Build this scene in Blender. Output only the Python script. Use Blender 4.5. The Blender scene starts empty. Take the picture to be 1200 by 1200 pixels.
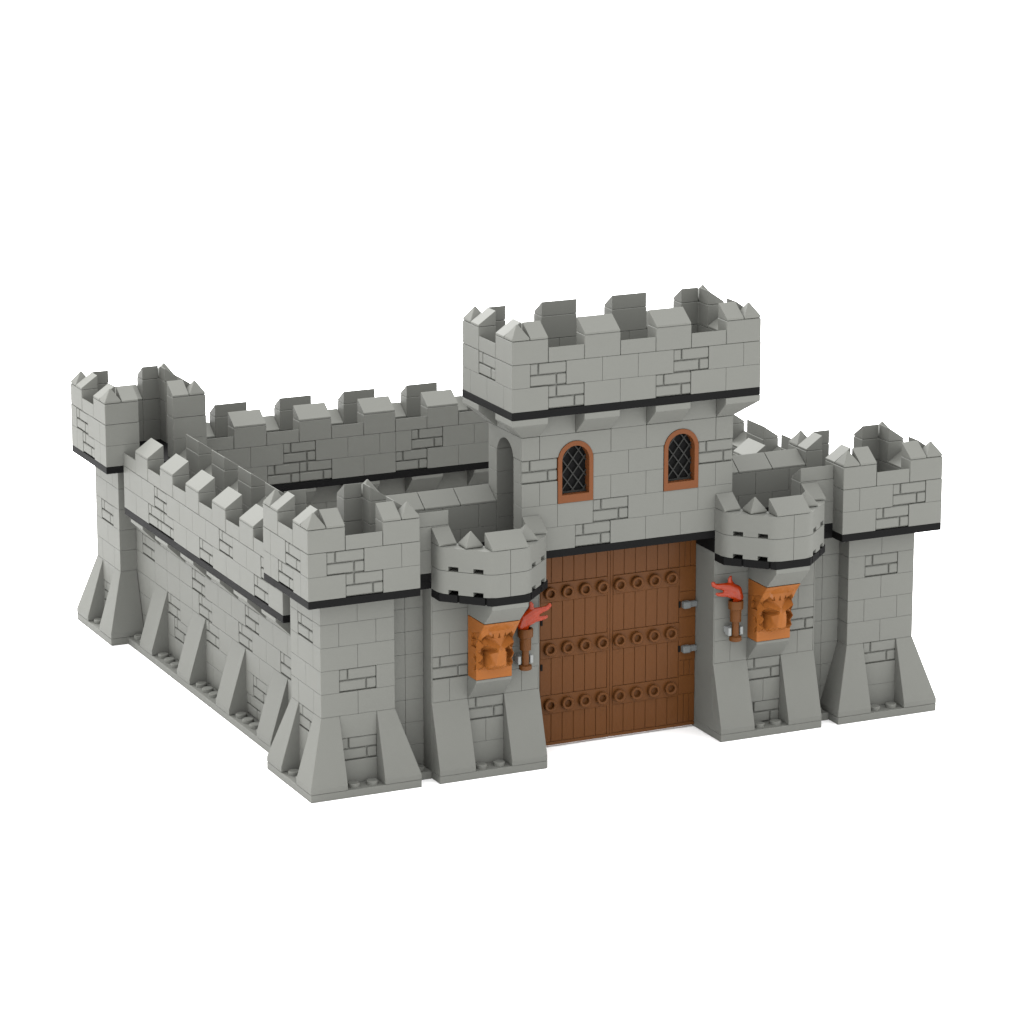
import bpy, bmesh, math, random
from mathutils import Vector, Matrix
random.seed(7)
S = 0.008                      # one stud pitch = 8 mm; every number below is in studs
sc = bpy.context.scene
col = sc.collection

# ------------------------------------------------------------------ camera
cam_d = bpy.data.cameras.new('camera')
cam = bpy.data.objects.new('camera', cam_d)
col.objects.link(cam)
Rw = ((9.06505521e-01, -4.22193902e-01, -2.22630866e-04),
      (1.07429410e-01, 2.30154966e-01, 9.67206087e-01),
      (-4.08297272e-01, -8.76801574e-01, 2.53992789e-01))
M = Matrix(Rw).transposed().to_4x4()
M.translation = Vector((-67.2532738, -168.044151, 62.4321636)) * S
cam.matrix_world = M
cam_d.sensor_width = 36.0
cam_d.lens = 4500.64 / 1200 * 36.0
cam_d.clip_start = 0.05
cam_d.clip_end = 200.0
sc.camera = cam

# ------------------------------------------------------------------ light: white photo-studio surround and a soft key
SIDE, TOP = 2.75, 1.4          # radiance of the white studio tent at eye level, and what its lit roof adds
world = bpy.data.worlds.new('World')
sc.world = world
world.use_nodes = True
bg = world.node_tree.nodes['Background']
bg.inputs['Color'].default_value = (1.0, 1.0, 1.0, 1)
_nt = world.node_tree
_tc = _nt.nodes.new('ShaderNodeTexCoord')
_sx = _nt.nodes.new('ShaderNodeSeparateXYZ')
_nt.links.new(_tc.outputs['Generated'], _sx.inputs[0])
_mx = _nt.nodes.new('ShaderNodeMath'); _mx.operation = 'MAXIMUM'; _mx.inputs[1].default_value = 0.0
_nt.links.new(_sx.outputs['Z'], _mx.inputs[0])
_pw = _nt.nodes.new('ShaderNodeMath'); _pw.operation = 'POWER'; _pw.inputs[1].default_value = 1.5
_nt.links.new(_mx.outputs[0], _pw.inputs[0])
_ma = _nt.nodes.new('ShaderNodeMath'); _ma.operation = 'MULTIPLY_ADD'
_ma.inputs[1].default_value = TOP; _ma.inputs[2].default_value = SIDE
_nt.links.new(_pw.outputs[0], _ma.inputs[0])
_nt.links.new(_ma.outputs[0], bg.inputs['Strength'])

def area(name, loc, target, size, power, color=(1, 1, 1)):
    d = bpy.data.lights.new(name, 'AREA')
    d.shape = 'DISK'
    d.size = size * S
    d.energy = power
    d.color = color
    o = bpy.data.objects.new(name, d)
    col.objects.link(o)
    o.location = Vector(loc) * S
    o.rotation_euler = (Vector(target) - Vector(loc)).to_track_quat('-Z', 'Y').to_euler()
    return o
area('key_lamp', (0, 135, 130), (15, 15, 8), 90, 43)

sc.cycles.diffuse_bounces = 2
sc.view_settings.view_transform = 'Standard'
sc.view_settings.look = 'None'
sc.view_settings.gamma = 1
sc.view_settings.exposure = 0
sc.view_settings.use_curve_mapping = False

# ------------------------------------------------------------------ materials
def plastic(name, rgb, rough=0.35, spec=0.3, var=0.03, bump=0.02, trans=0.0):
    m = bpy.data.materials.new(name)
    m.use_nodes = True
    nt = m.node_tree
    b = nt.nodes['Principled BSDF']
    tc = nt.nodes.new('ShaderNodeTexCoord')
    n = nt.nodes.new('ShaderNodeTexNoise')
    n.inputs['Scale'].default_value = 60.0
    n.inputs['Detail'].default_value = 3.0
    nt.links.new(tc.outputs['Object'], n.inputs['Vector'])
    mr = nt.nodes.new('ShaderNodeMapRange')
    mr.inputs['To Min'].default_value = 1.0 - var
    mr.inputs['To Max'].default_value = 1.0 + var
    nt.links.new(n.outputs['Fac'], mr.inputs['Value'])
    vm = nt.nodes.new('ShaderNodeVectorMath')
    vm.operation = 'SCALE'
    vm.inputs[0].default_value = rgb
    nt.links.new(mr.outputs['Result'], vm.inputs['Scale'])
    nt.links.new(vm.outputs['Vector'], b.inputs['Base Color'])
    mr2 = nt.nodes.new('ShaderNodeMapRange')
    mr2.inputs['To Min'].default_value = rough - 0.06
    mr2.inputs['To Max'].default_value = rough + 0.06
    nt.links.new(n.outputs['Fac'], mr2.inputs['Value'])
    nt.links.new(mr2.outputs['Result'], b.inputs['Roughness'])
    n2 = nt.nodes.new('ShaderNodeTexNoise')
    n2.inputs['Scale'].default_value = 110.0
    n2.inputs['Detail'].default_value = 1.0
    nt.links.new(tc.outputs['Object'], n2.inputs['Vector'])
    bp = nt.nodes.new('ShaderNodeBump')
    bp.inputs['Strength'].default_value = bump
    bp.inputs['Distance'].default_value = 0.002
    nt.links.new(n2.outputs['Fac'], bp.inputs['Height'])
    nt.links.new(bp.outputs['Normal'], b.inputs['Normal'])
    b.inputs['Specular IOR Level'].default_value = spec
    if trans:
        b.inputs['Transmission Weight'].default_value = trans
        b.inputs['IOR'].default_value = 1.45
    return m

GREY = plastic('grey_plastic', (0.0925, 0.0937, 0.0855), rough=.56, spec=.06)
LIGHT = plastic('pale_grey_plastic', (0.150, 0.155, 0.152), spec=.08)
BLACK = plastic('black_plastic', (0.004, 0.004, 0.004), 0.65, 0.04)
BROWN = plastic('brown_plastic', (0.064, 0.0240, 0.0068), 0.35, 0.08)
FRAME = plastic('rust_brown_plastic', (0.082, 0.028, 0.0095), 0.35, 0.08)
ORANGE = plastic('orange_plastic', (0.158, 0.054, 0.0120), 0.32, 0.08)
FIRE = plastic('clear_red_plastic', (0.24, 0.022, 0.003), 0.16, 0.12, 0.0, 0.0, 0.4)
HINGE = plastic('mid_grey_plastic', (0.085, 0.09, 0.09), spec=.05)
DARK = plastic('dark_lattice_plastic', (0.014, 0.014, 0.013), 0.4, 0.1)

FLOOR = 0.93
def white_floor():
    m = bpy.data.materials.new('white_paper')
    m.use_nodes = True
    nt = m.node_tree
    b = nt.nodes['Principled BSDF']
    n = nt.nodes.new('ShaderNodeTexNoise')
    n.inputs['Scale'].default_value = 3.0
    r = nt.nodes.new('ShaderNodeMapRange')
    r.inputs['To Min'].default_value = FLOOR
    r.inputs['To Max'].default_value = FLOOR + 0.02
    nt.links.new(n.outputs['Fac'], r.inputs['Value'])
    nt.links.new(r.outputs['Result'], b.inputs['Base Color'])
    b.inputs['Roughness'].default_value = 0.9
    b.inputs['Specular IOR Level'].default_value = 0.1
    return m

# ------------------------------------------------------------------ mesh collecting
class Frame:
    """local (u, v, z): u runs left to right for someone facing the wall from outside, v goes into the wall"""
    def __init__(s, o, u, v):
        s.o = o; s.u = u; s.v = v
    def __call__(s, p):
        return (s.o[0] + p[0] * s.u[0] + p[1] * s.v[0], s.o[1] + p[0] * s.u[1] + p[1] * s.v[1], p[2])
WORLDF = Frame((0, 0), (1, 0), (0, 1))

class MB:
    def __init__(s):
        s.v = []; s.f = []
    def add(s, vs, fs, F=WORLDF):
        n = len(s.v)
        s.v += [F(p) for p in vs]
        s.f += [tuple(i + n for i in f) for f in fs]
    def box(s, x0, y0, z0, x1, y1, z1, F=WORLDF, g=0.006, c=0.013):
        """box with chamfered edges, shrunk by g on every side so that a hairline joint stays"""
        lo = (x0 + g, y0 + g, z0 + g * .6); hi = (x1 - g, y1 - g, z1 - g * .6)
        vs = []; idx = {}
        for cx in (0, 1):
            for cy in (0, 1):
                for cz in (0, 1):
                    k = (cx, cy, cz)
                    corner = [(lo, hi)[k[i]][i] for i in range(3)]
                    for ax in range(3):
                        p = list(corner)
                        for j in range(3):
                            if j != ax:
                                p[j] += c if k[j] == 0 else -c
                        idx[(k, ax)] = len(vs); vs.append(tuple(p))
        fs = []
        for ax in range(3):
            a, b = [j for j in range(3) if j != ax]
            for side in (0, 1):
                q = []
                for (i, j) in ((0, 0), (1, 0), (1, 1), (0, 1)):
                    k = [0, 0, 0]; k[ax] = side; k[a] = i; k[b] = j
                    q.append(idx[(tuple(k), ax)])
                fs.append(q)
        for ax in range(3):
            a, b = [j for j in range(3) if j != ax]
            for i in (0, 1):
                for j in (0, 1):
                    k0 = [0, 0, 0]; k0[a] = i; k0[b] = j
                    k1 = list(k0); k1[ax] = 1
                    fs.append([idx[(tuple(k0), a)], idx[(tuple(k0), b)], idx[(tuple(k1), b)], idx[(tuple(k1), a)]])
        for k in [(i, j, l) for i in (0, 1) for j in (0, 1) for l in (0, 1)]:
            fs.append([idx[(k, 0)], idx[(k, 1)], idx[(k, 2)]])
        s.add(vs, fs, F)
    def bm(s, bm, F=WORLDF):
        bm.verts.index_update()
        s.add([tuple(v.co) for v in bm.verts], [[v.index for v in f.verts] for f in bm.faces], F)
        bm.free()
    def poly(s, pts, axis, a0, a1, F=WORLDF, bevel=0.0, seg=1):
        """extrude a polygon: axis 'z' pts=(u,v), axis 'u' pts=(v,z), axis 'v' pts=(u,z)"""
        def P(p, a):
            return {'z': (p[0], p[1], a), 'u': (a, p[0], p[1]), 'v': (p[0], a, p[1])}[axis]
        b = bmesh.new()
        A = [b.verts.new(P(p, a0)) for p in pts]; B = [b.verts.new(P(p, a1)) for p in pts]
        b.faces.new(A); b.faces.new(B[::-1])
        n = len(pts)
        for i in range(n):
            b.faces.new((A[i], B[i], B[(i + 1) % n], A[(i + 1) % n]))
        bmesh.ops.recalc_face_normals(b, faces=b.faces)
        if bevel:
            es = [e for e in b.edges if e.calc_face_angle(0) > 0.35]
            bmesh.ops.bevel(b, geom=es, offset=bevel, segments=seg, affect='EDGES', profile=0.5, clamp_overlap=True)
        s.bm(b, F)
    def hull(s, pts, F=WORLDF, bevel=0.0, seg=1):
        b = bmesh.new()
        for p in pts: b.verts.new(p)
        r = bmesh.ops.convex_hull(b, input=b.verts)
        bmesh.ops.dissolve_limit(b, angle_limit=0.01, verts=b.verts, edges=b.edges)
        bmesh.ops.recalc_face_normals(b, faces=b.faces)
        if bevel:
            bmesh.ops.bevel(b, geom=list(b.edges), offset=bevel, segments=seg, affect='EDGES', profile=0.5, clamp_overlap=True)
        s.bm(b, F)
    def lathe(s, prof, c, n=24, axis='z', F=WORLDF):
        """closed profile of (r, h) turned round an axis through c"""
        vs = []; fs = []
        m = len(prof)
        for i in range(n):
            a = 2 * math.pi * i / n
            for r, h in prof:
                x, y = r * math.cos(a), r * math.sin(a)
                vs.append({'z': (c[0] + x, c[1] + y, c[2] + h), 'y': (c[0] + x, c[1] + h, c[2] + y), 'x': (c[0] + h, c[1] + x, c[2] + y)}[axis])
        for i in range(n):
            j = (i + 1) % n
            for k in range(m - 1):
                fs.append((i * m + k, j * m + k, j * m + k + 1, i * m + k + 1))
        fs.append(tuple(i * m for i in range(n)))
        fs.append(tuple(i * m + m - 1 for i in range(n))[::-1])
        s.add(vs, fs, F)
    def build(s, name, mat, parent=None, origin=(0, 0, 0), smooth=False, label=None, sharp=40):
        me = bpy.data.meshes.new(name)
        O = Vector(origin)
        me.from_pydata([(Vector(p) - O) * S for p in s.v], [], s.f)
        b = bmesh.new(); b.from_mesh(me)
        bmesh.ops.recalc_face_normals(b, faces=b.faces)
        b.to_mesh(me); b.free()
        me.materials.append(mat)
        if smooth:
            me.polygons.foreach_set('use_smooth', [True] * len(me.polygons))
            me.set_sharp_from_angle(angle=math.radians(sharp))
        o = bpy.data.objects.new(name, me)
        col.objects.link(o)
        if smooth and 'cap_stone' in name or name == 'sill_stone':
            w = o.modifiers.new('weighted', 'WEIGHTED_NORMAL'); w.keep_sharp = False; w.weight = 100
        attach(o, O, parent)
        if label: o['label'] = label
        return o

ORG = {}
def attach(o, O, parent):
    O = Vector(O)
    ORG[o.name] = O
    if parent is not None:
        o.parent = parent
        o.location = (O - ORG[parent.name]) * S
    else:
        o.location = O * S

def thing(name, label, cat, loc, group=None):
    o = bpy.data.objects.new(name, None)
    col.objects.link(o)
    o.empty_display_size = S
    ORG[o.name] = Vector(loc)
    o.location = Vector(loc) * S
    o['label'] = label; o['category'] = cat
    if group: o['group'] = group
    return o

def inst(src, origin, parent):
    """another object sharing the mesh of src, its own origin at `origin`"""
    c = src.copy()
    c.parent = None
    col.objects.link(c)
    attach(c, origin, parent)
    return c

# ------------------------------------------------------------------ brick vocabulary
def masonry(mb, u0, z0, z1, F, depth=1.0, w=2.0):
    """brick 2 long whose outer face carries four small raised stones"""
    mb.box(u0, 0.13, z0, u0 + w, depth, z1, F)
    h = (z1 - z0) / 2; g = 0.026
    for (a, b, r) in ((0, .46, 1), (.46, 2, 1), (0, 1.46, 0), (1.46, 2, 0)):
        mb.box(u0 + a + (0 if a == 0 else g), 0.010, z0 + r * h + (g if r else 0.055), u0 + b - (0 if b == 2 else g), 0.15,
               z0 + (r + 1) * h - (0.02 if r else g), F, g=0.010, c=0.042)

def course(mb, F, u0, pat, z0, z1, depth=1.0):
    u = u0
    for t in pat:
        if t == 'm':
            masonry(mb, u, z0, z1, F, depth); u += 2
        elif isinstance(t, str) and t[0] == '-':
            u += float(t[1:])
        else:
            if t > 0: mb.box(u, 0, z0, u + t, depth, z1, F)
            u += t

def fill(lo, hi, ms, odd):
    """pattern from lo to hi with masonry bricks at ms and two-long bricks between"""
    pat = []; u = lo
    for m in sorted(ms) + [None]:
        end = hi if m is None else m
        L = end - u
        if L % 2:
            if odd: pat.append(1); L -= 1; pat += [2] * int(L // 2)
            else: pat += [2] * int(L // 2); pat.append(1)
        else:
            if odd and L >= 2 and u == lo: pat += [1] + [2] * int(L // 2 - 1) + [1]
            else: pat += [2] * int(L // 2)
        if m is not None:
            pat.append('m'); u = m + 2
    return pat

def side_frames(X0, Y0, X1, Y1):
    return {'F': Frame((X0, Y0), (1, 0), (0, 1)), 'L': Frame((X0, Y1), (0, -1), (1, 0)),
            'B': Frame((X1, Y1), (-1, 0), (0, -1)), 'R': Frame((X1, Y0), (0, 1), (-1, 0))}

def ring(mb, X0, Y0, X1, Y1, z0, z1, pats, owner):
    fr = side_frames(X0, Y0, X1, Y1)
    for k in 'FLBR':
        p = list(pats.get(k, pats['F']))
        full = (k in 'FB') == (owner == 'F')
        if full:
            course(mb, fr[k], 0, p, z0, z1)
        else:
            p[0] -= 1; p[-1] -= 1
            course(mb, fr[k], 1, p, z0, z1)

def cheese_mb(u0, u1, z, F, inward=False, v0=0.0, d=1.0):
    mb = MB()
    g = 0.02
    lip = 0.11
    p = [(g, 0.012), (g, lip), (d - .05, .75), (d - g, .75), (d - g, 0.012)]
    if inward: p = [(d - a, b) for a, b in p]
    mb.poly([(v0 + a, z + b) for a, b in p], 'u', u0 + g, u1 - g, F, bevel=0.035, seg=2)
    return mb

def pyramid_mb(u0, v0, z, F=WORLDF):
    mb = MB(); g = .02
    a = [(u0 + i, v0 + j, z + k) for i in (g, 1 - g) for j in (g, 1 - g) for k in (0.012, .12)]
    mb.hull(a + [(u0 + .5, v0 + .5, z + .82)], F, bevel=0.045, seg=3)
    return mb

def merlon(F, u0, z, parent, v0=0.0, inward=False):
    """two-stud merlon with its sloped cap; frame F outside at v=0"""
    m = MB(); m.box(u0, v0, z, u0 + 2, v0 + 1, z + 1.2, F, c=.03)
    o = m.build('merlon', GREY, parent, F((u0 + 1, v0 + .5, z)))
    c = cheese_mb(u0, u0 + 2, z + 1.2, F, v0=v0)
    c.build('cap_stone', GREY, o, F((u0 + 1, v0 + .5, z + 1.2)), smooth=True)

def sill_stone(F, u0, z, parent, v0=0.0, w=2):
    c = cheese_mb(u0, u0 + w, z, F, inward=True, v0=v0)
    c.build('sill_stone', GREY, parent, F((u0 + w / 2, v0 + .5, z)), smooth=True)

def corner_merlon(cx, cy, sx, sy, z, parent):
    """L-shaped merlon on the corner (cx, cy); sx, sy point inwards"""
    F = Frame((cx, cy), (sx, 0), (0, sy))
    m = MB()
    g = .011
    m.poly([(g, g), (2 - g, g), (2 - g, 1 - g), (1 - g, 1 - g), (1 - g, 2 - g), (g, 2 - g)], 'z', z + g, z + 1.2 - g, F, bevel=.028)
    o = m.build('merlon', GREY, parent, F((.5, .5, z)))
    zt = z + 1.2
    pyramid_mb(0, 0, zt, F).build('peaked_cap_stone', GREY, o, F((.5, .5, zt)), smooth=True)
    cheese_mb(1, 2, zt, F).build('cap_stone', GREY, o, F((1.5, .5, zt)), smooth=True)
    F2 = Frame((cx, cy), (0, sy), (sx, 0))
    cheese_mb(1, 2, zt, F2).build('cap_stone', GREY, o, F2((1.5, .5, zt)), smooth=True)

stud_src = None
def stud(x, y, z, parent):
    global stud_src
    if stud_src is None:
        m = MB(); m.lathe([(.30, 0), (.30, .17), (.27, .2)], (x, y, z), 24)
        stud_src = m.build('stud', GREY, parent, (x, y, z), smooth=True)
        return stud_src
    return inst(stud_src, (x, y, z), parent)

def slope75(F, u0, u1, parent, v0=0.0, z=0.4):
    """steep buttress: face leans from v0 at the foot to v0+1 at the top"""
    g = .012
    m = MB()
    m.poly([(v0, z + g), (v0, z + .28), (v0 + 1, z + 3.6 - g), (v0 + 1.02, z + 3.6 - g), (v0 + 1.02, z + g)], 'u', u0 + g, u1 - g, F, bevel=.02)
    return m.build('buttress', GREY, parent, F(((u0 + u1) / 2, v0 + .5, z)))

def slope75_corner(cx, cy, sx, sy, parent, z=0.4):
    F = Frame((cx, cy), (sx, 0), (0, sy)); g = .012
    m = MB()
    pts = [(a, b, z + h) for a in (0, 2 - g) for b in (0, 2 - g) for h in (g, .28)]
    pts += [(a, b, z + 3.6 - g) for a in (1, 2 - g) for b in (1, 2 - g)]
    m.hull(pts, F, bevel=.02)
    return m.build('buttress', GREY, parent, F((1, 1, z)))

# ------------------------------------------------------------------ ground
fl = MB()
fl.add([(-3000, -3000, 0), (3000, -3000, 0), (3000, 3000, 0), (-3000, 3000, 0)], [(0, 1, 2, 3)])
ground = fl.build('ground', white_floor())
ground['kind'] = 'structure'
ground['label'] = 'plain white tabletop under the whole castle'

# ------------------------------------------------------------------ corner towers
def corner_tower(X, Y, label, body, turret, doors=''):
    root = thing('corner_tower', label, 'tower', (X + 3, Y + 3, 0), 'square corner towers of the toy castle')
    b = MB(); b.box(X, Y, 0, X + 6, Y + 6, 0.4, g=.004, c=.02)
    base = b.build('base_plate', GREY, root, (X + 3, Y + 3, 0))
    for i in (2.5, 3.5):
        for p in ((X + i, Y + .5), (X + i, Y + 5.5), (X + .5, Y + i), (X + 5.5, Y + i)):
            stud(p[0], p[1], .4, base)
    for (cx, cy, sx, sy) in ((X, Y, 1, 1), (X + 6, Y, -1, 1), (X, Y + 6, 1, -1), (X + 6, Y + 6, -1, -1)):
        slope75_corner(cx, cy, sx, sy, root)
    m = MB()
    for k in range(8):
        z0 = .4 + 1.2 * k
        ps, own = body[k]
        ring(m, X + 1, Y + 1, X + 5, Y + 5, z0, z0 + 1.2, ps, own)
    m.build('wall', GREY, root, (X + 3, Y + 3, .4))
    m = MB(); m.box(X, Y, 10.0, X + 6, Y + 6, 10.4, g=.004, c=.02)
    m.build('dark_band', BLACK, root, (X + 3, Y + 3, 10))
    m = MB()
    for k in range(2):
        z0 = 10.4 + 1.2 * k
        ps, own = turret[k]
        ps = dict(ps)
        for d in doors: ps[d] = [2, '-2', 2]          # doorway on to the wall walk
        ring(m, X, Y, X + 6, Y + 6, z0, z0 + 1.2, ps, own)
    m.build('parapet_wall', GREY, root, (X + 3, Y + 3, 10.4))
    for (cx, cy, sx, sy) in ((X, Y, 1, 1), (X + 6, Y, -1, 1), (X, Y + 6, 1, -1), (X + 6, Y + 6, -1, -1)):
        corner_merlon(cx, cy, sx, sy, 12.8, root)
    fr = side_frames(X, Y, X + 6, Y + 6)
    for k in 'FLBR':
        if k not in doors: sill_stone(fr[k], 2, 12.8, root)
    return root

P22 = [2, 2]; P121 = [1, 2, 1]; PM = [1, 'm', 1]
def body_rows(fm, lm):
    """tower body rows from the ground up; fm / lm = rows whose front / left face has the small-stone brick"""
    rows = []
    for k in range(8):
        if k % 2 == 1 and k >= 3:
            rows.append(({'F': P22, 'L': PM if k in lm else P121, 'B': P22, 'R': P121}, 'F'))
        else:
            rows.append(({'F': PM if k in fm else P121, 'L': PM if k in lm else P22, 'B': P121, 'R': P22}, 'F' if k in lm else 'S'))
    return rows
# note: with an 'm' in a four-long side the corner cells are single studs either way
T1 = [({'F': [2, 'm', 2]}, 'F'), ({'F': [1, 'm', 2, 1], 'L': [1, 2, 'm', 1], 'B': [1, 2, 2, 1], 'R': [1, 2, 'm', 1]}, 'F')]
T1[0][0].update({'L': [2, 'm', 2], 'B': [2, 2, 2], 'R': [2, 2, 2]})
corner_tower(0, 0, 'square corner tower nearest the viewer, at the front left of the castle',
             body_rows({1, 4}, {2, 6}), T1, 'BR')
T2 = [({'F': [2, 'm', 2], 'L': [2, 2, 2], 'B': [2, 2, 2], 'R': [2, 'm', 2]}, 'F'),
      ({'F': [1, 2, 'm', 1], 'L': [2, 2, 2], 'B': [1, 2, 2, 1], 'R': [1, 'm', 2, 1]}, 'F')]
corner_tower(30, 0, 'square corner tower at the far right end of the front, beside the right lion tower',
             body_rows({2, 6}, set()), T2, 'BL')
T3 = [({'F': [2, 2, 2], 'L': [2, 'm', 2], 'B': [2, 2, 2], 'R': [2, 2, 2]}, 'F'),
      ({'F': [2, 2, 2], 'L': [1, 'm', 2, 1], 'B': [2, 2, 2], 'R': [1, 2, 2, 1]}, 'F')]
corner_tower(0, 30, 'square corner tower at the back left, where the long side wall meets the rear wall',
             body_rows({1}, {1, 5}), T3, 'FR')
corner_tower(30, 30, 'square corner tower at the back right, hidden behind the tall gatehouse',
             body_rows({1}, {4}), T3, 'FL')

# ------------------------------------------------------------------ long curtain walls
def curtain(F, label, outerA, outerB, innerA, innerB, body, mer):
    """24 studs between two corner towers; outside at v=0"""
    root = thing('castle_wall', label, 'castle wall', F((12, 2, 0)), 'long walls between the corner towers')
    b = MB(); b.box(0, 0, 0, 24, 4, 0.4, F, g=.004, c=.02)
    base = b.build('base_plate', GREY, root, F((12, 2, 0)))
    butt = [2, 8, 14, 20]
    for a in butt: slope75(F, a, a + 2, root)
    for i in range(24):
        if not any(a <= i < a + 2 for a in butt):
            p = F((i + .5, .5, .4)); stud(p[0], p[1], .4, base)
    m = MB()
    for k in range(6):
        z0 = .4 + 1.2 * k
        course(m, F, -1, fill(-1, 25, body.get(k, []), k % 2), z0, z0 + 1.2) if False else None
    Fb = Frame(F((0, 1, 0))[:2], F.u, F.v)              # body face one stud behind the parapet
    for k in range(6):
        z0 = .4 + 1.2 * k
        course(m, Fb, -1, fill(-1, 25, body.get(k, []), k % 2), z0, z0 + 1.2)
    Fi = Frame(F((24, 3, 0))[:2], (-F.u[0], -F.u[1]), (-F.v[0], -F.v[1]))   # courtyard side
    for k in range(6):
        z0 = .4 + 1.2 * k
        course(m, Fi, -1, fill(-1, 25, [9] if k == 4 else ([3, 17] if k == 2 else []), (k + 1) % 2), z0, z0 + 1.2)
    m.build('wall', GREY, root, F((12, 2, .4)))
    for a in (1, 5, 9, 13, 17, 21):
        for G in (F, Frame(F((24, 4, 0))[:2], (-F.u[0], -F.u[1]), (-F.v[0], -F.v[1]))):
            aa = a
            m = MB(); g = .012
            m.poly([(1.02, 6.4 + g), (1, 6.4 + g), (0, 7.41), (0, 7.59), (1.02, 7.59)], 'u', aa + g, aa + 2 - g, G, bevel=.015)
            m.build('corbel', GREY, root, G((aa + 1, .5, 6.4)))
    m = MB(); m.box(0, 0, 7.6, 24, 4, 8.0, F, g=.004, c=.02)
    m.build('dark_band', BLACK, root, F((12, 2, 7.6)))
    Fp = Frame(F((24, 4, 0))[:2], (-F.u[0], -F.u[1]), (-F.v[0], -F.v[1]))
    m = MB()
    course(m, F, 0, outerB, 8.0, 9.2); course(m, F, 0, outerA, 9.2, 10.4)
    m.build('outer_parapet', GREY, root, F((12, .5, 8)))
    m = MB()
    course(m, Fp, 0, innerB, 8.0, 9.2); course(m, Fp, 0, innerA, 9.2, 10.4)
    m.build('inner_parapet', GREY, root, F((12, 3.5, 8)))
    m = MB(); m.box(0, 1, 8.0, 24, 3, 8.8, F)
    m.build('walkway', DARK, root, F((12, 2, 8)))  # dark colour stands in for the shade between the two parapets
    for a in mer:
        merlon(F, a, 10.4, root)
        merlon(Fp, 22 - a, 10.4, root)
    for a in range(0, 24, 2):
        if a not in mer:
            sill_stone(F, a, 10.4, root)
            sill_stone(Fp, 22 - a, 10.4, root)
    return root

plainA = [1] + [2] * 11 + [1]; plainB = [2] * 12
FL_ = Frame((1, 30), (0, -1), (1, 0))
curtain(FL_, 'long grey wall on the left side of the castle, with four leaning buttresses along its foot',
        [1, 2, 2, 'm', 2, 2, 2, 2, 'm', 2, 2, 'm', 1], [2, 2, 'm', 'm', 2, 2, 'm', 2, 2, 2, 'm', 2],
        plainA, plainB,
        {0: [16], 1: [5, 17], 2: [4, 10], 3: [9, 15, 21], 4: [0, 8, 16]}, [2, 6, 10, 14, 18, 22])
FB_ = Frame((30, 35), (-1, 0), (0, -1))
# courtyard side of the rear wall is what the photo shows; it runs X = 6 .. 30 left to right
innA = fill(0, 24, [5], True)[:]
innA = [1, 2, 2, 'm', 2, 2, 1, 1, 'm', 2, 2, 2, 2, 1]
innB = [2, 2, 'm', 'm', 2, 2, 'm', 2, 2, 2, 2]
innB = [2, 2, 'm', 'm', 2, 2, 'm', 2, 2, 2, 2, 2]
innA = innA if sum(2 if t == 'm' else t for t in innA) == 24 else plainA
curtain(FB_, 'long grey rear wall across the back of the courtyard, its inner face towards the viewer',
        plainA, plainB, innA, innB, {1: [4], 3: [12]}, [0, 4, 8, 12, 16, 20])
FR_ = Frame((35, 6), (0, 1), (-1, 0))
curtain(FR_, 'long grey wall on the right side, mostly hidden behind the gatehouse',
        plainA, plainB, plainA, plainB, {2: [6], 4: [14]}, [2, 6, 10, 14, 18, 22])

# ------------------------------------------------------------------ short front walls between corner tower and gatehouse
def short_wall(mirror, label):
    """X 6..12 on the left; mirrored about X = 18 on the right"""
    F = Frame((36, 0), (-1, 0), (0, 1)) if mirror else WORLDF
    root = thing('castle_wall', label, 'castle wall', F((6.5, 3, 0)), 'short front walls beside the lion towers')
    b = MB(); b.box(6, 1, 0, 7, 5, .4, F, g=.004, c=.02)
    base = b.build('base_plate', GREY, root, F((6.5, 3, 0)))
    p = F((6.5, 1.5, .4)); stud(p[0], p[1], .4, base)
    m = MB()
    for k in range(8):
        z0 = .4 + 1.2 * k
        m.box(5, 2, z0, 6, 3, z0 + 1.2, F); m.box(6, 2, z0, 7, 3, z0 + 1.2, F)
    m.box(5, 3, .4, 7, 5, 10.0, F)
    m.build('wall', GREY, root, F((6.5, 3, .4)))
    m = MB(); m.box(6, 1, 10.4, 8, 5, 10.8, F, g=.004, c=.02); m.box(6, 1.02, 10.0, 7, 5, 10.4, F, g=.004)
    m.build('dark_band', BLACK, root, F((6.5, 3, 10)))
    m = MB()
    m.box(6, 1, 10.8, 8, 2, 12.0, F); m.box(6, 1, 12.0, 8, 2, 13.2, F)
    m.build('outer_parapet', GREY, root, F((7, 1.5, 10.8)))
    sill_stone(Frame(F((6, 1, 0))[:2], F.u, F.v), 0, 13.2, root)
    m = MB()
    Fi = Frame(F((6, 4, 0))[:2], F.u, F.v)
    for k, pat in enumerate(([2, 2, 2], [1, 2, 2, 1])):
        course(m, Fi, 0, pat, 10.8 + 1.2 * k, 12.0 + 1.2 * k)
    m.build('inner_parapet', GREY, root, F((9, 4.5, 10.8)))
    for a in (0, 2, 4):
        cheese_mb(a, a + 2, 13.2, Fi).build('cap_stone', GREY, root, Fi((a + 1, .5, 13.2)), smooth=True)
    m = MB(); m.box(6, 2, 10.81, 12, 4, 11.2, F, g=.004); m.box(8.0, 1, 10.41, 12, 5, 10.79, F, g=.004)
    m.build('walkway', BLACK, root, F((9, 3, 10.4)))  # black colour puts shade into the recess behind the lion tower
    return root
short_wall(False, 'short grey wall joining the front left corner tower to the left lion tower')
short_wall(True, 'short grey wall joining the right lion tower to the front right corner tower')

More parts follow.
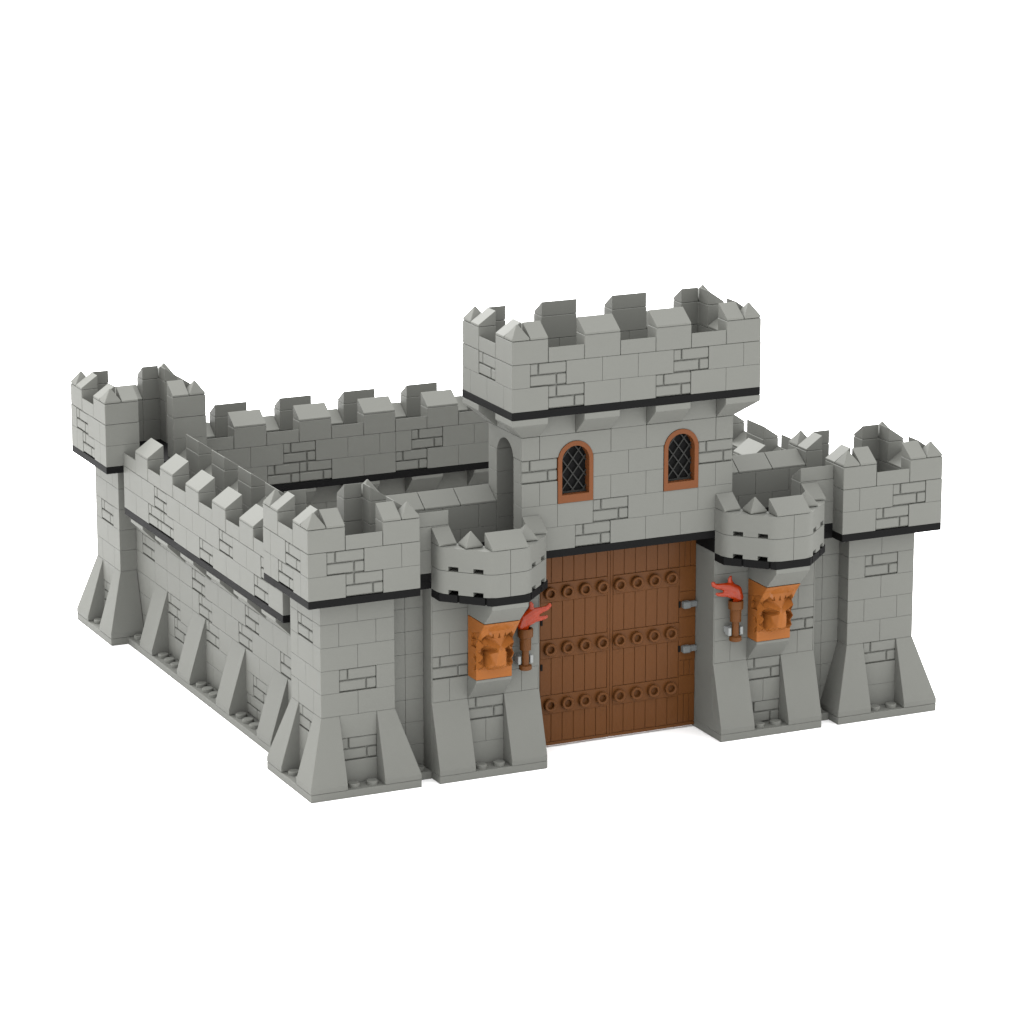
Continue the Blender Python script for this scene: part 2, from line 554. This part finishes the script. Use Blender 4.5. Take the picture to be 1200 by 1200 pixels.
# ------------------------------------------------------------------ lion towers flanking the gate
from mathutils.geometry import delaunay_2d_cdt
def _fl(z): return max(0.0, (z - 1.9) / 1.3) ** 1.15 * 1.02
LION = [  # (distance from the middle, height, relief): one half of a faceted lion's face
    (0, 0, 0), (1, 0, 0), (0, .46, 0), (.33, .46, 0), (.66, .46, 0), (1, .44, 0),                                  # foot
    (0, .64, .40), (.30, .62, .34), (0, .88, .90), (.27, .92, .88),                  # chin, muzzle
    (0, 1.66, 1.0), (.20, 1.66, .96),                                                # bridge of the nose
    (.52, .74, .40), (.47, 1.48, .56), (.40, .98, .62),                              # flank of the snout
    (.56, .68, -.05), (.54, 1.50, -.22), (.80, 1.42, -.20), (.76, .72, -.05),        # hollow cheek
    (.17, 1.82, .98), (.72, 2.06, .82), (.24, 1.70, .52), (.74, 1.84, .12),          # brow, eye slit
    (.40, 2.20, .46), (.70, 2.36, .22), (0, 1.92, .82), (0, 2.30, .60), (.30, 2.32, .56),
    (0, 2.70, .66), (.46, 2.70, .62), (0, 3.2, 1.02), (1, 3.2, 1.02), (1, 2.75, _fl(2.75)), (1, 2.3, _fl(2.3)), (1, 1.9, 0),
    (.74, 2.92, .84), (.66, 2.62, .74), (.88, 2.34, .50), (.97, 2.20, .12), (.82, 2.10, .24),
    (.84, 1.96, .60), (.97, 1.52, .10), (.84, 1.48, .16), (.86, 1.38, .56), (.97, .98, .08), (.84, .96, .10),
    (.85, .86, .46), (.96, .52, .02), (.72, .56, .06), (1, 1.4, 0), (1, .9, 0)]
_key = {(p[0], p[1]): i for i, p in enumerate(LION)}
_ed = [(_key[a_], _key[b_]) for a_, b_ in (
    ((.27, .92), (.20, 1.66)), ((0, .88), (.27, .92)), ((0, 1.66), (.20, 1.66)), ((.27, .92), (.30, .62)),
    ((.52, .74), (.40, .98)), ((.40, .98), (.47, 1.48)), ((.47, 1.48), (.20, 1.66)), ((.27, .92), (.40, .98)), ((.30, .62), (.52, .74)),
    ((.56, .68), (.54, 1.50)), ((.54, 1.50), (.80, 1.42)), ((.80, 1.42), (.76, .72)), ((.56, .68), (.76, .72)),
    ((.17, 1.82), (.72, 2.06)), ((.24, 1.70), (.74, 1.84)), ((.17, 1.82), (.24, 1.70)), ((.72, 2.06), (.74, 1.84)),
    ((.40, 2.20), (.70, 2.36)), ((.66, 2.62), (.88, 2.34)), ((.88, 2.34), (.97, 2.20)), ((.84, 1.96), (.97, 1.52)),
    ((.86, 1.38), (.97, .98)), ((.85, .86), (.96, .52)), ((.46, 2.70), (.66, 2.62)))]
_r = delaunay_2d_cdt([Vector((p[0], p[1])) for p in LION], _ed, [], 0, 1e-6)
def _near(v):                                    # a crossing of two creases takes the mean of its nearest neighbours
    q = sorted(LION, key=lambda p: (p[0] - v.x) ** 2 + (p[1] - v.y) ** 2)[:2]
    return (q[0][2] + q[1][2]) / 2
_LV = [(v.x, v.y, LION[o[0]][2] if o else _near(v)) for v, o in zip(_r[0], _r[3])]
_LT = [tuple(_LV[i] for i in f) for f in _r[2]]

def lion_depth(x, z):
    """relief height in front of Y = 0, x measured from the middle of the panel, z above its foot (0 .. 3.2)"""
    ax = min(abs(x), .9999); zz = min(max(z, .0001), 3.1999)
    d = 0.0
    for (A, B, C) in _LT:
        den = (B[1] - C[1]) * (A[0] - C[0]) + (C[0] - B[0]) * (A[1] - C[1])
        if abs(den) < 1e-9: continue
        u = ((B[1] - C[1]) * (ax - C[0]) + (C[0] - B[0]) * (zz - C[1])) / den
        if u < -1e-6: continue
        v = ((C[1] - A[1]) * (ax - C[0]) + (A[0] - C[0]) * (zz - C[1])) / den
        if v < -1e-6 or u + v > 1 + 1e-6: continue
        d = u * A[2] + v * B[2] + (1 - u - v) * C[2]
        break
    for cx in (-.32, .02, .36):                 # three notches of hair over the forehead
        t = (z - 2.30) / .25
        if 0 < t < 1 and abs(x - cx) < .07 * (1 - t): d -= .08
    return max(d, -.3)

def lion_panel(xc, parent):
    m = MB()
    NX, NZ = 110, 170
    g = .015
    vs = []; fs = []
    for j in range(NZ + 1):
        z = 3.2 * j / NZ
        for i in range(NX + 1):
            x = -1 + 2 * i / NX
            vs.append((xc + x * (1 - g), -lion_depth(x, z), 5.2 + g + z * (1 - g / 1.6)))
    W = NX + 1
    for j in range(NZ):
        for i in range(NX):
            a = j * W + i
            fs.append((a, a + 1, a + 1 + W, a + W))
    def dent(y, z):                               # slots between the locks on the flank
        k = 0.0
        for (y0, y1, za, zb, sl) in ((-.36, .58, 2.10, 2.38, .03), (-.24, .62, 1.70, 2.0, .02), (-.05, .34, 1.02, 1.24, -.5), (-.02, .3, .56, .74, .5)):
            zc = z + sl * (y - .1)
            if y0 < y < y1 and za < zc < zb + .25 * (y1 - y): k = .13
        return k
    NY = 48
    for side in (0, 1):
        col0 = 0 if side == 0 else NX
        sg = -1 if side == 0 else 1
        n = len(vs)
        for j in range(NZ + 1):
            x0, y0, z0 = vs[j * W + col0]
            for i in range(1, NY + 1):
                t = i / NY
                y = y0 + (1 - y0) * t
                vs.append((x0 - sg * (dent(y, z0 - 5.2) if 0 < i < NY and 0 < j < NZ else 0), y, z0))
        def at(j, i): return j * W + col0 if i == 0 else n + j * NY + i - 1
        for j in range(NZ):
            for i in range(NY):
                fs.append((at(j, i), at(j + 1, i), at(j + 1, i + 1), at(j, i + 1)))
        if side == 0: la = [at(j, NY) for j in range(NZ + 1)]; bl = [at(0, i) for i in range(NY + 1)]; tl = [at(NZ, i) for i in range(NY + 1)]
        else: lb = [at(j, NY) for j in range(NZ + 1)]; br_ = [at(0, i) for i in range(NY + 1)]; tr = [at(NZ, i) for i in range(NY + 1)]
    for j in range(NZ): fs.append((la[j], lb[j], lb[j + 1], la[j + 1]))
    fs.append(tuple(list(range(0, W)) + br_[1:] + bl[1:][::-1]))
    fs.append(tuple(list(range(NZ * W, NZ * W + W)) + tr[1:] + tl[1:][::-1]))
    m.add(vs, fs)
    return m.build('lion_head_panel', ORANGE, parent, (xc, 0, 5.2), smooth=True, sharp=22)

def facet_row(m, xc, z0, z1, half, notch=True, thick=1.0, nd=.62, nh=.24, wid=None):
    """one half of the eight-sided parapet; half = -1 left, +1 right; small slots cut under the slanting side"""
    g = .012
    s = half
    outer = [(3, 1), (3, 0), (1, -2), (0, -2)]
    inner = [(0, -1), (.6, -1), (2, .4), (2, 1)]
    def W(p): return (xc + s * p[0], p[1])
    def rnd(A, B, C, d=.42, n=7):
        A, B, C = Vector(A), Vector(B), Vector(C)
        P = B + (A - B).normalized() * d; Q = B + (C - B).normalized() * d
        return [tuple((1 - t) ** 2 * P + 2 * t * (1 - t) * B + t * t * Q) for t in [i / n for i in range(n + 1)]]
    c1 = rnd((3 - g, 1 - g), (3 - g, 0), (1, -2 + g)); c2 = rnd((3 - g, 0), (1, -2 + g), (g, -2 + g))
    o = [(3 - g, 1 - g)] + c1 + c2 + [(g, -2 + g)]
    i_ = [(g, -2 + thick), (.6, -2 + thick), (3 - thick, .4), (3 - thick, 1 - g)]
    if not notch:
        m.poly([W(p) for p in o + i_], 'z', z0 + g, z1 - g, bevel=.02)
        return
    m.poly([W(p) for p in o + i_], 'z', z0 + nh, z1 - g, bevel=0)
    dx, dy = -2 / math.sqrt(8), -2 / math.sqrt(8)
    nx, ny = -.7071, .7071                          # into the wall
    pts = [o[0]] + c1
    for (a, b) in ((.17, .36), (.64, .83)):
        if s > 0: a, b = a, b
        A = (3 - g - 2 * a, 0 - 2 * a + g * a); B = (3 - g - 2 * b, -2 * b + g * b)
        pts += [A, (A[0] + nx * nd, A[1] + ny * nd), (B[0] + nx * nd, B[1] + ny * nd), B]
    pts += c2 + [o[-1]]
    m.poly([W(p) for p in pts + i_], 'z', z0 + g, z0 + nh, bevel=0)

def lion_tower(X, label):
    xc = X + 3
    right = X > 18
    root = thing('gate_tower', label, 'tower', (xc, 2.5, 0), 'round-fronted towers either side of the gate')
    b = MB(); b.box(X, 0, 0, X + 6, 5, .4, g=.004, c=.02)
    base = b.build('base_plate', GREY, root, (xc, 2.5, 0))
    for x in (X + 2.5, X + 3.5): stud(x, .5, .4, base)
    F = Frame((X, 0), (1, 0), (0, 1))
    slope75(F, 0, 2, root); slope75(F, 4, 6, root)
    Fw = Frame((X, 1), (1, 0), (0, 1))
    m = MB()
    if not right:
        rows = [[1, 1, 2, 1, 1], [2, 1, 1, 2], [1, 1, 'm', 1, 1], [1, 1, 2, 1, 1], ['m', 2, 2], [1, 1, 2, 1, 1], [2, 2, 2], [2, 2, 2]]
    else:
        rows = [[2, 'm', 2], [2, 1, 1, 2], [2, 'm', 2], [1, 1, 2, 1, 1], [2, 2, 'm'], [1, 1, 2, 1, 1], [2, 2, 2], [2, 2, 2]]
    for k, pat in enumerate(rows):
        z0 = .4 + 1.2 * k
        z1 = z0 + 1.2 if k < 7 else 9.99
        pat = list(pat)
        pat = [('-0.06')] + ([pat[0] - .06] if pat[0] != 'm' else ['m']) + pat[1:]
        if pat[-1] != 'm': pat[-1] -= .06
        course(m, Fw, 0 if pat[1] != 'm' else -.03, pat, z0, min(z1, 10.0))
    m.build('wall', GREY, root, (xc, 1.5, .4))
    m = MB(); m.box(X + .1, 2, .4, X + 5.9, 5, 10.0, g=.012, c=.02)
    m.build('rear_wall', GREY, root, (xc, 3.5, .4))
    for a in (X, X + 5.94):
        m = MB(); m.box(a, 1.0, .4, a + .06, 5, 10.0, g=.002, c=.006)
        m.build('side_panel', GREY, root, (a, 3, .4))
    # lion panel between two corbels
    m = MB(); g = .015
    m.poly([(1.0, 4.0 + g), (0.97, 4.0 + g), (0.0, 5.06), (0, 5.19), (1.0, 5.19)], 'u', X + 2 + g, X + 4 - g, bevel=.015)
    m.build('corbel', GREY, root, (xc, .5, 4))
    lion_panel(xc, root)
    m = MB()
    m.poly([(.98, 8.4 + g), (-1, 8.4 + g), (-1.98, 9.36), (-1.98, 9.59), (.98, 9.59)], 'u', X + 2 + g, X + 4 - g, bevel=.015)
    m.build('corbel', GREY, root, (xc, 0, 8.4))
    m = MB()
    full = [(X + .012, .99), (X + .012, 0), (X + 2, -1.988), (X + 4, -1.988), (X + 5.988, 0), (X + 5.988, .99)]
    # eight-sided dark plate with two clips' width nicked out of each slanting side
    def nick(a, b, ts):
        out = []
        L = math.hypot(b[0] - a[0], b[1] - a[1]); dx, dy = (b[0] - a[0]) / L, (b[1] - a[1]) / L
        nx, ny = -dy, dx
        if ny < 0: nx, ny = -nx, -ny
        for t in ts:
            for (u, w) in ((t - .02, 0), (t - .02, .12), (t + .02, .12), (t + .02, 0)):
                out.append((a[0] + dx * u * L + nx * w, a[1] + dy * u * L + ny * w))
        return out
    pl = [full[0], full[1]] + nick(full[1], full[2], (.36, .88)) + [full[2], full[3]] + nick(full[3], full[4], (.12, .64)) + [full[4], full[5]]
    m.poly(pl, 'z', 9.6, 9.99)
    m.build('dark_band', BLACK, root, (xc, -.5, 9.6))
    m = MB()
    for z0 in (10.0, 11.2):
        for h in (-1, 1): facet_row(m, xc, z0, z0 + 1.2, h)
    m.build('parapet_wall', GREY, root, (xc, -.5, 10), smooth=True)
    z = 12.4
    cheese_mb(X, X + 1, z, WORLDF).build('cap_stone', GREY, root, (X + .5, .5, z), smooth=True)
    cheese_mb(X + 5, X + 6, z, WORLDF).build('cap_stone', GREY, root, (X + 5.5, .5, z), smooth=True)
    cheese_mb(X + 2, X + 4, z, WORLDF, v0=-2.0).build('cap_stone', GREY, root, (xc, -1.5, z), smooth=True)
    pyramid_mb(X + 1, -1, z).build('peaked_cap_stone', GREY, root, (X + 1.5, -.5, z), smooth=True)
    pyramid_mb(X + 4, -1, z).build('peaked_cap_stone', GREY, root, (X + 4.5, -.5, z), smooth=True)
    return root
lion_tower(7, 'rounded grey tower left of the gate carrying an orange lion head panel')
lion_tower(23, 'rounded grey tower right of the gate carrying an orange lion head panel')

# ------------------------------------------------------------------ gatehouse
gh = thing('gatehouse', 'tall battlemented gatehouse with two lattice windows above the big brown gate', 'gatehouse', (18, 3, 0))
m = MB()
m.box(12, 1, 10.8, 24, 5, 11.2, g=.004, c=.02)
for a in (12, 23): m.box(a, 1.01, 10.0, a + 1, 5, 10.8, g=.004, c=.01)
m.box(13, 4, 10.4, 23, 5, 10.8, g=.004)
m.build('dark_band', BLACK, gh, (18, 3, 10.8))
FW = Frame((12, 1), (1, 0), (0, 1))
FWb = Frame((24, 5), (-1, 0), (0, -1))
m = MB()
rows = [[1, 2, 'm', 2, 2, 2, 1], [2, 2, 'm', 2, 2, 2], [1, 1, '-2', 1, 2, 1, '-2', 1, 1], ['m', '-2', 2, 2, '-2', 'm']]
for k, pat in enumerate(rows):
    course(m, FW, 0, pat, 11.2 + 1.2 * k, 12.4 + 1.2 * k)
    course(m, FWb, 0, [2] * 6 if k % 2 else [1] + [2] * 5 + [1], 11.2 + 1.2 * k, 12.4 + 1.2 * k)
course(m, FWb, 1, [2] * 5, 16.0, 17.2)
def arch_pts(c, r, zc, z_at, n=18):
    a0 = math.asin((z_at - zc) / r)
    return [(c + r * math.cos(a0 + (math.pi - 2 * a0) * i / n), zc + r * math.sin(a0 + (math.pi - 2 * a0) * i / n)) for i in range(n + 1)]
g = .011
for c in (15, 21):
    ar = arch_pts(c, .99, 15.8, 16.0 + g)
    m.poly([(c + 2 - g, 16.0 + g), (c + 2 - g, 17.2 - g), (c - 2 + g, 17.2 - g), (c - 2 + g, 16.0 + g)] + ar[::-1], 'v', 1 + g, 2 - g, bevel=.014)
m.box(17, 1, 16.0, 19, 2, 17.2)
for x in (12, 23):
    ar = arch_pts(3, 1.0, 15.8, 16.0 + g)
    m.poly([(5 - g, 16.0 + g), (5 - g, 17.2 - g), (1 + g, 17.2 - g), (1 + g, 16.0 + g)] + ar[::-1], 'u', x + g, x + 1 - g, bevel=.014)
# course behind the corbels
for a in (13, 17, 21):
    m.box(a, 1, 17.2, a + 2, 2, 18.4); m.box(a, 4, 17.2, a + 2, 5, 18.4)
for a in (12, 23): m.box(a, 2, 17.2, a + 1, 4, 18.4)
m.build('wall', GREY, gh, (18, 3, 11.2))

def corbel_straight(x0, F, parent):
    g = .012
    k = MB()
    k.poly([(2 - g, 17.2 + g), (1, 17.2 + g), (0, 18.08), (0, 18.39), (2 - g, 18.39)], 'u', x0 + g, x0 + 2 - g, F, bevel=.02)
    k.build('corbel', GREY, parent, F((x0 + 1, .5, 17.2)))
for F in (WORLDF, Frame((36, 6), (-1, 0), (0, -1))):
    for x0 in (15, 19): corbel_straight(x0, F, gh)
for (cx, cy, sx, sy) in ((11, 0, 1, 1), (25, 0, -1, 1), (11, 6, 1, -1), (25, 6, -1, -1)):
    F = Frame((cx, cy), (sx, 0), (0, sy)); g = .012
    k = MB()
    k.hull([(1, 1, 17.2 + g), (2 - g, 1, 17.2 + g), (1, 2 - g, 17.2 + g), (2 - g, 2 - g, 17.2 + g)] +
           [(a, b, h) for a in (0, 2 - g) for b in (0, 2 - g) for h in (18.08, 18.39)], F, bevel=.02)
    k.build('corbel', GREY, gh, F((1, 1, 17.2)))
m = MB(); m.box(11, 0, 18.4, 25, 6, 18.8, g=.004, c=.02)
m.build('dark_band', BLACK, gh, (18, 3, 18.4))
m = MB()
ring(m, 11, 0, 25, 6, 18.8, 20.0, {'F': [2, 'm', 2, 2, 'm', 2, 2], 'L': [1, 2, 2, 1], 'B': [2] * 7, 'R': [1, 2, 2, 1]}, 'F')
ring(m, 11, 0, 25, 6, 20.0, 21.2, {'F': [1, 'm', 2, 2, 2, 'm', 2, 1], 'L': [2, 'm', 2], 'B': [1, 2, 2, 2, 2, 2, 2, 1], 'R': [2, 'm', 2]}, 'S')
m.box(12, 1, 18.81, 24, 5, 19.2)
m.build('parapet_wall', GREY, gh, (18, 3, 18.8))
for (cx, cy, sx, sy) in ((11, 0, 1, 1), (25, 0, -1, 1), (11, 6, 1, -1), (25, 6, -1, -1)):
    corner_merlon(cx, cy, sx, sy, 21.2, gh)
frs = side_frames(11, 0, 25, 6)
for k in 'FB':
    for a in (4, 8): merlon(frs[k], a, 21.2, gh)
    for a in (2, 6, 10): sill_stone(frs[k], a, 21.2, gh)
for k in 'LR': sill_stone(frs[k], 2, 21.2, gh)

# windows
def window(xc):
    m = MB()
    ro, ri, zc = .985, .76, 15.8
    n = 28
    out = [(xc + ro, 13.61)] + arch_pts(xc, ro, zc, zc, n) + [(xc - ro, 13.61)]
    inn = [(xc + ri, 14.02)] + arch_pts(xc, ri, zc - .02, zc - .02, n) + [(xc - ri, 14.02)]
    vs = []; fs = []
    K = len(out)
    for y in (.965, 1.6):
        vs += [(p[0], y, p[1]) for p in out] + [(p[0], y, p[1]) for p in inn]
    for i in range(K):
        j = (i + 1) % K
        fs.append((i, j, K + j, K + i)); fs.append((2 * K + i, 3 * K + i, 3 * K + j, 2 * K + j))
        fs.append((i, 2 * K + i, 2 * K + j, j)); fs.append((K + i, K + j, 3 * K + j, 3 * K + i))
    m.add(vs, fs)
    w = m.build('window', FRAME, gh, (xc, 1.3, 13.6))
    # diamond lattice
    m = MB(); r = .030
    def inside(x, z):
        if abs(x - xc) > ri - .01 or z < 14.03: return False
        return z < zc or math.hypot(x - xc, z - zc) < ri - .01
    slope = 1.30; sp = .80
    for sgn in (-1, 1):
        for k in range(-8, 9):
            seg = []
            N = 160
            for i in range(N + 1):
                x = xc - ri + 2 * ri * i / N
                z = 15.0 + sgn * slope * (x - xc) + k * sp
                if inside(x, z): seg.append((x, z))
            if len(seg) < 4: continue
            (xa, za), (xb, zb) = seg[0], seg[-1]
            L = math.hypot(xb - xa, zb - za); nx, nz = -(zb - za) / L * r, (xb - xa) / L * r
            m.poly([(xa + nx, za + nz), (xb + nx, zb + nz), (xb - nx, zb - nz), (xa - nx, za - nz)], 'v', 1.30 + .004 * sgn, 1.38)
    m.box(xc - ri, 1.31, 14.02, xc + ri, 1.42, 14.12, g=0, c=.01)
    m.build('lattice', DARK, w, (xc, 1.35, 14))
    m = MB(); m.poly([(p[0], p[1]) for p in inn], 'v', 1.45, 1.55)
    m.build('interior_shade', BLACK, w, (xc, 1.5, 14))  # black sheet standing in for the unlit room behind the lattice
window(15); window(21)

# gate leaves
def gate_leaf(x0, hinge_right):
    """five studs wide leaf, plank front at Y = 3"""
    zb, zt = .12, 10.35
    m = MB()
    m.box(x0, 3.05, zb, x0 + 5, 3.5, zt, g=.01, c=.015)
    pl0 = x0 + (.16 if hinge_right else .98); pl1 = x0 + (4.02 if hinge_right else 4.84)
    # frame rails
    m.box(x0, 3.0, zb, x0 + 5, 3.1, zb + .17, g=.008, c=.01)
    stile = (x0, x0 + .16) if hinge_right else (x0 + 4.84, x0 + 5)
    m.box(stile[0], 3.0, zb + .17, stile[1], 3.1, zt, g=.008, c=.01)
    n = 6
    w = (pl1 - pl0) / n
    bands = [2.35, 5.35, 8.35]
    z = zb + .19
    for bz in bands + [None]:
        top = (bz - .5) if bz is not None else zt
        for i in range(n):
            m.box(pl0 + i * w, 3.0, z, pl0 + (i + 1) * w, 3.1, top, g=.013, c=.012)
        if bz is not None:
            z = bz + .5
            m.box(pl0, 2.97, bz - .5, pl1, 3.1, bz + .5, g=.006, c=.012)
    # hinge-side column: finer ribs broken by plain blocks
    hx0, hx1 = (x0 + 4.02, x0 + 5) if hinge_right else (x0, x0 + .98)
    for (a, b, ribs) in ((.36, 1.9, 3), (1.9, 2.9, 0), (2.9, 3.75, 3), (3.75, 5.0, 0), (5.0, 6.1, 0), (6.1, 7.5, 0), (7.5, 8.85, 0), (8.85, zt, 3)):
        if ribs:
            for i in range(ribs):
                m.box(hx0 + (hx1 - hx0) * i / ribs, 3.0, a, hx0 + (hx1 - hx0) * (i + 1) / ribs, 3.1, b, g=.012, c=.01)
        else:
            m.box(hx0, 2.985, a, hx1, 3.1, b, g=.01, c=.012)
    leaf = m.build('gate_leaf', BROWN, gh, (x0 + 2.5, 3.25, 0))
    cols = [x0 + .5 + i for i in range(4)] if hinge_right else [x0 + 1.5 + i for i in range(4)]
    src = None
    for bz in bands:
        for cx in cols:
            if src is None:
                k = MB(); k.lathe([(.335, 0), (.335, -.20), (.30, -.24), (.225, -.24), (.20, -.22), (.20, -.01)], (cx, 2.97, bz), 28, 'y')
                src = k.build('gate_knob', BROWN, leaf, (cx, 2.97, bz), smooth=True)
            else:
                inst(src, (cx, 2.97, bz), leaf)
    for hz in (6.82, 4.4):
        e = 1 if hinge_right else -1
        ex = x0 + 5 if hinge_right else x0 + .1
        k = MB()
        k.box(*(min(ex - e * 1.02, ex - e * .90), 2.96, hz - .17, max(ex - e * 1.02, ex - e * .90), 2.99, hz + .17), g=0, c=.005)
        k.build('hinge_slot_shade', BLACK, leaf, (ex - e * .96, 2.97, hz))  # black strip painted in place of the shaded slot opening
        k = MB()
        if hinge_right: k.box(ex - .86, 2.66, hz - .19, ex - .42, 3.0, hz + .19, g=0, c=.05)
        k.box(min(ex - e * .45, ex - e * .01), 2.76, hz - .15, max(ex - e * .45, ex - e * .01), 2.98, hz + .15, g=0, c=.03)
        k.build('hinge', HINGE, leaf, (ex - e * .5, 2.85, hz))
gate_leaf(13, False)
gate_leaf(18, True)

# ------------------------------------------------------------------ wall torches
def torch(x, lean, label):
    y = .45
    t = thing('wall_torch', label, 'torch', (x, y, 5.3), 'torches fixed beside the gate')
    m = MB()
    m.lathe([(.30, 0), (.33, .03), (.33, .22), (.30, .25), (.19, .26), (.185, 1.02), (.29, 1.05), (.30, 1.62), (.33, 1.70), (.395, 1.74), (.40, 2.14),
             (.38, 2.17), (.31, 2.17), (.30, 2.02)], (x, y, 5.3), 28)
    m.build('handle', BROWN, t, (x, y, 5.3), smooth=True)
    m = MB()
    for s_ in (-1, 1):
        m.box(x + s_ * .34 - .085, y - .06, 5.60, x + s_ * .34 + .085, .8, 6.02, g=0, c=.02)
    m.box(x - .42, .72, 5.68, x + .42, .985, 6.0, g=0, c=.03)
    m.build('wall_clip', LIGHT, t, (x, .8, 5.8))
    # flame: tapered tongues blown to one side, one skinned-looking tube each, joined by a voxel remesh
    b = bmesh.new()
    tongues = [
        [(0, 0, -.12, .20), (-.13, 0, .20, .31), (.02, 0, .56, .36), (.38, 0, .76, .33), (.80, 0, .88, .20), (1.12, 0, .93, .155), (1.32, 0, 1.04, .13), (1.36, 0, 1.14, .11)],
        [(.12, -.04, .35, .24), (.48, -.06, .50, .21), (.82, -.08, .48, .14), (1.06, -.08, .51, .11), (1.18, -.08, .56, .085)],
        [(.16, .02, .75, .22), (.32, .03, 1.00, .17), (.36, .03, 1.22, .12), (.30, .03, 1.36, .085)],
    ]
    for tg in tongues:
        for (a, c_) in zip(tg[:-1], tg[1:]):
            for q in range(7):
                f = q / 7
                px = a[0] + (c_[0] - a[0]) * f; py = a[1] + (c_[1] - a[1]) * f; pz = a[2] + (c_[2] - a[2]) * f; r = a[3] + (c_[3] - a[3]) * f
                mt = Matrix.Translation(Vector((px * lean, py, pz))) @ Matrix.Diagonal(Vector((1, .62, .95, 1)))
                bmesh.ops.create_icosphere(b, subdivisions=2, radius=r, matrix=mt)
    me = bpy.data.meshes.new('flame')
    for v in b.verts: v.co *= S
    b.to_mesh(me); b.free()
    me.materials.append(FIRE)
    o = bpy.data.objects.new('flame', me)
    col.objects.link(o)
    attach(o, (x, y, 7.42), t)
    rm = o.modifiers.new('remesh', 'REMESH'); rm.mode = 'VOXEL'; rm.voxel_size = .028 * S; rm.use_smooth_shade = True
    sm = o.modifiers.new('smooth', 'SMOOTH'); sm.iterations = 8; sm.factor = .5
    return t
torch(11.95, 1, 'brown torch with red flame blown right, between left lion panel and gate')
torch(24.0, -1, 'brown torch with red flame blown left, between gate and right lion panel')
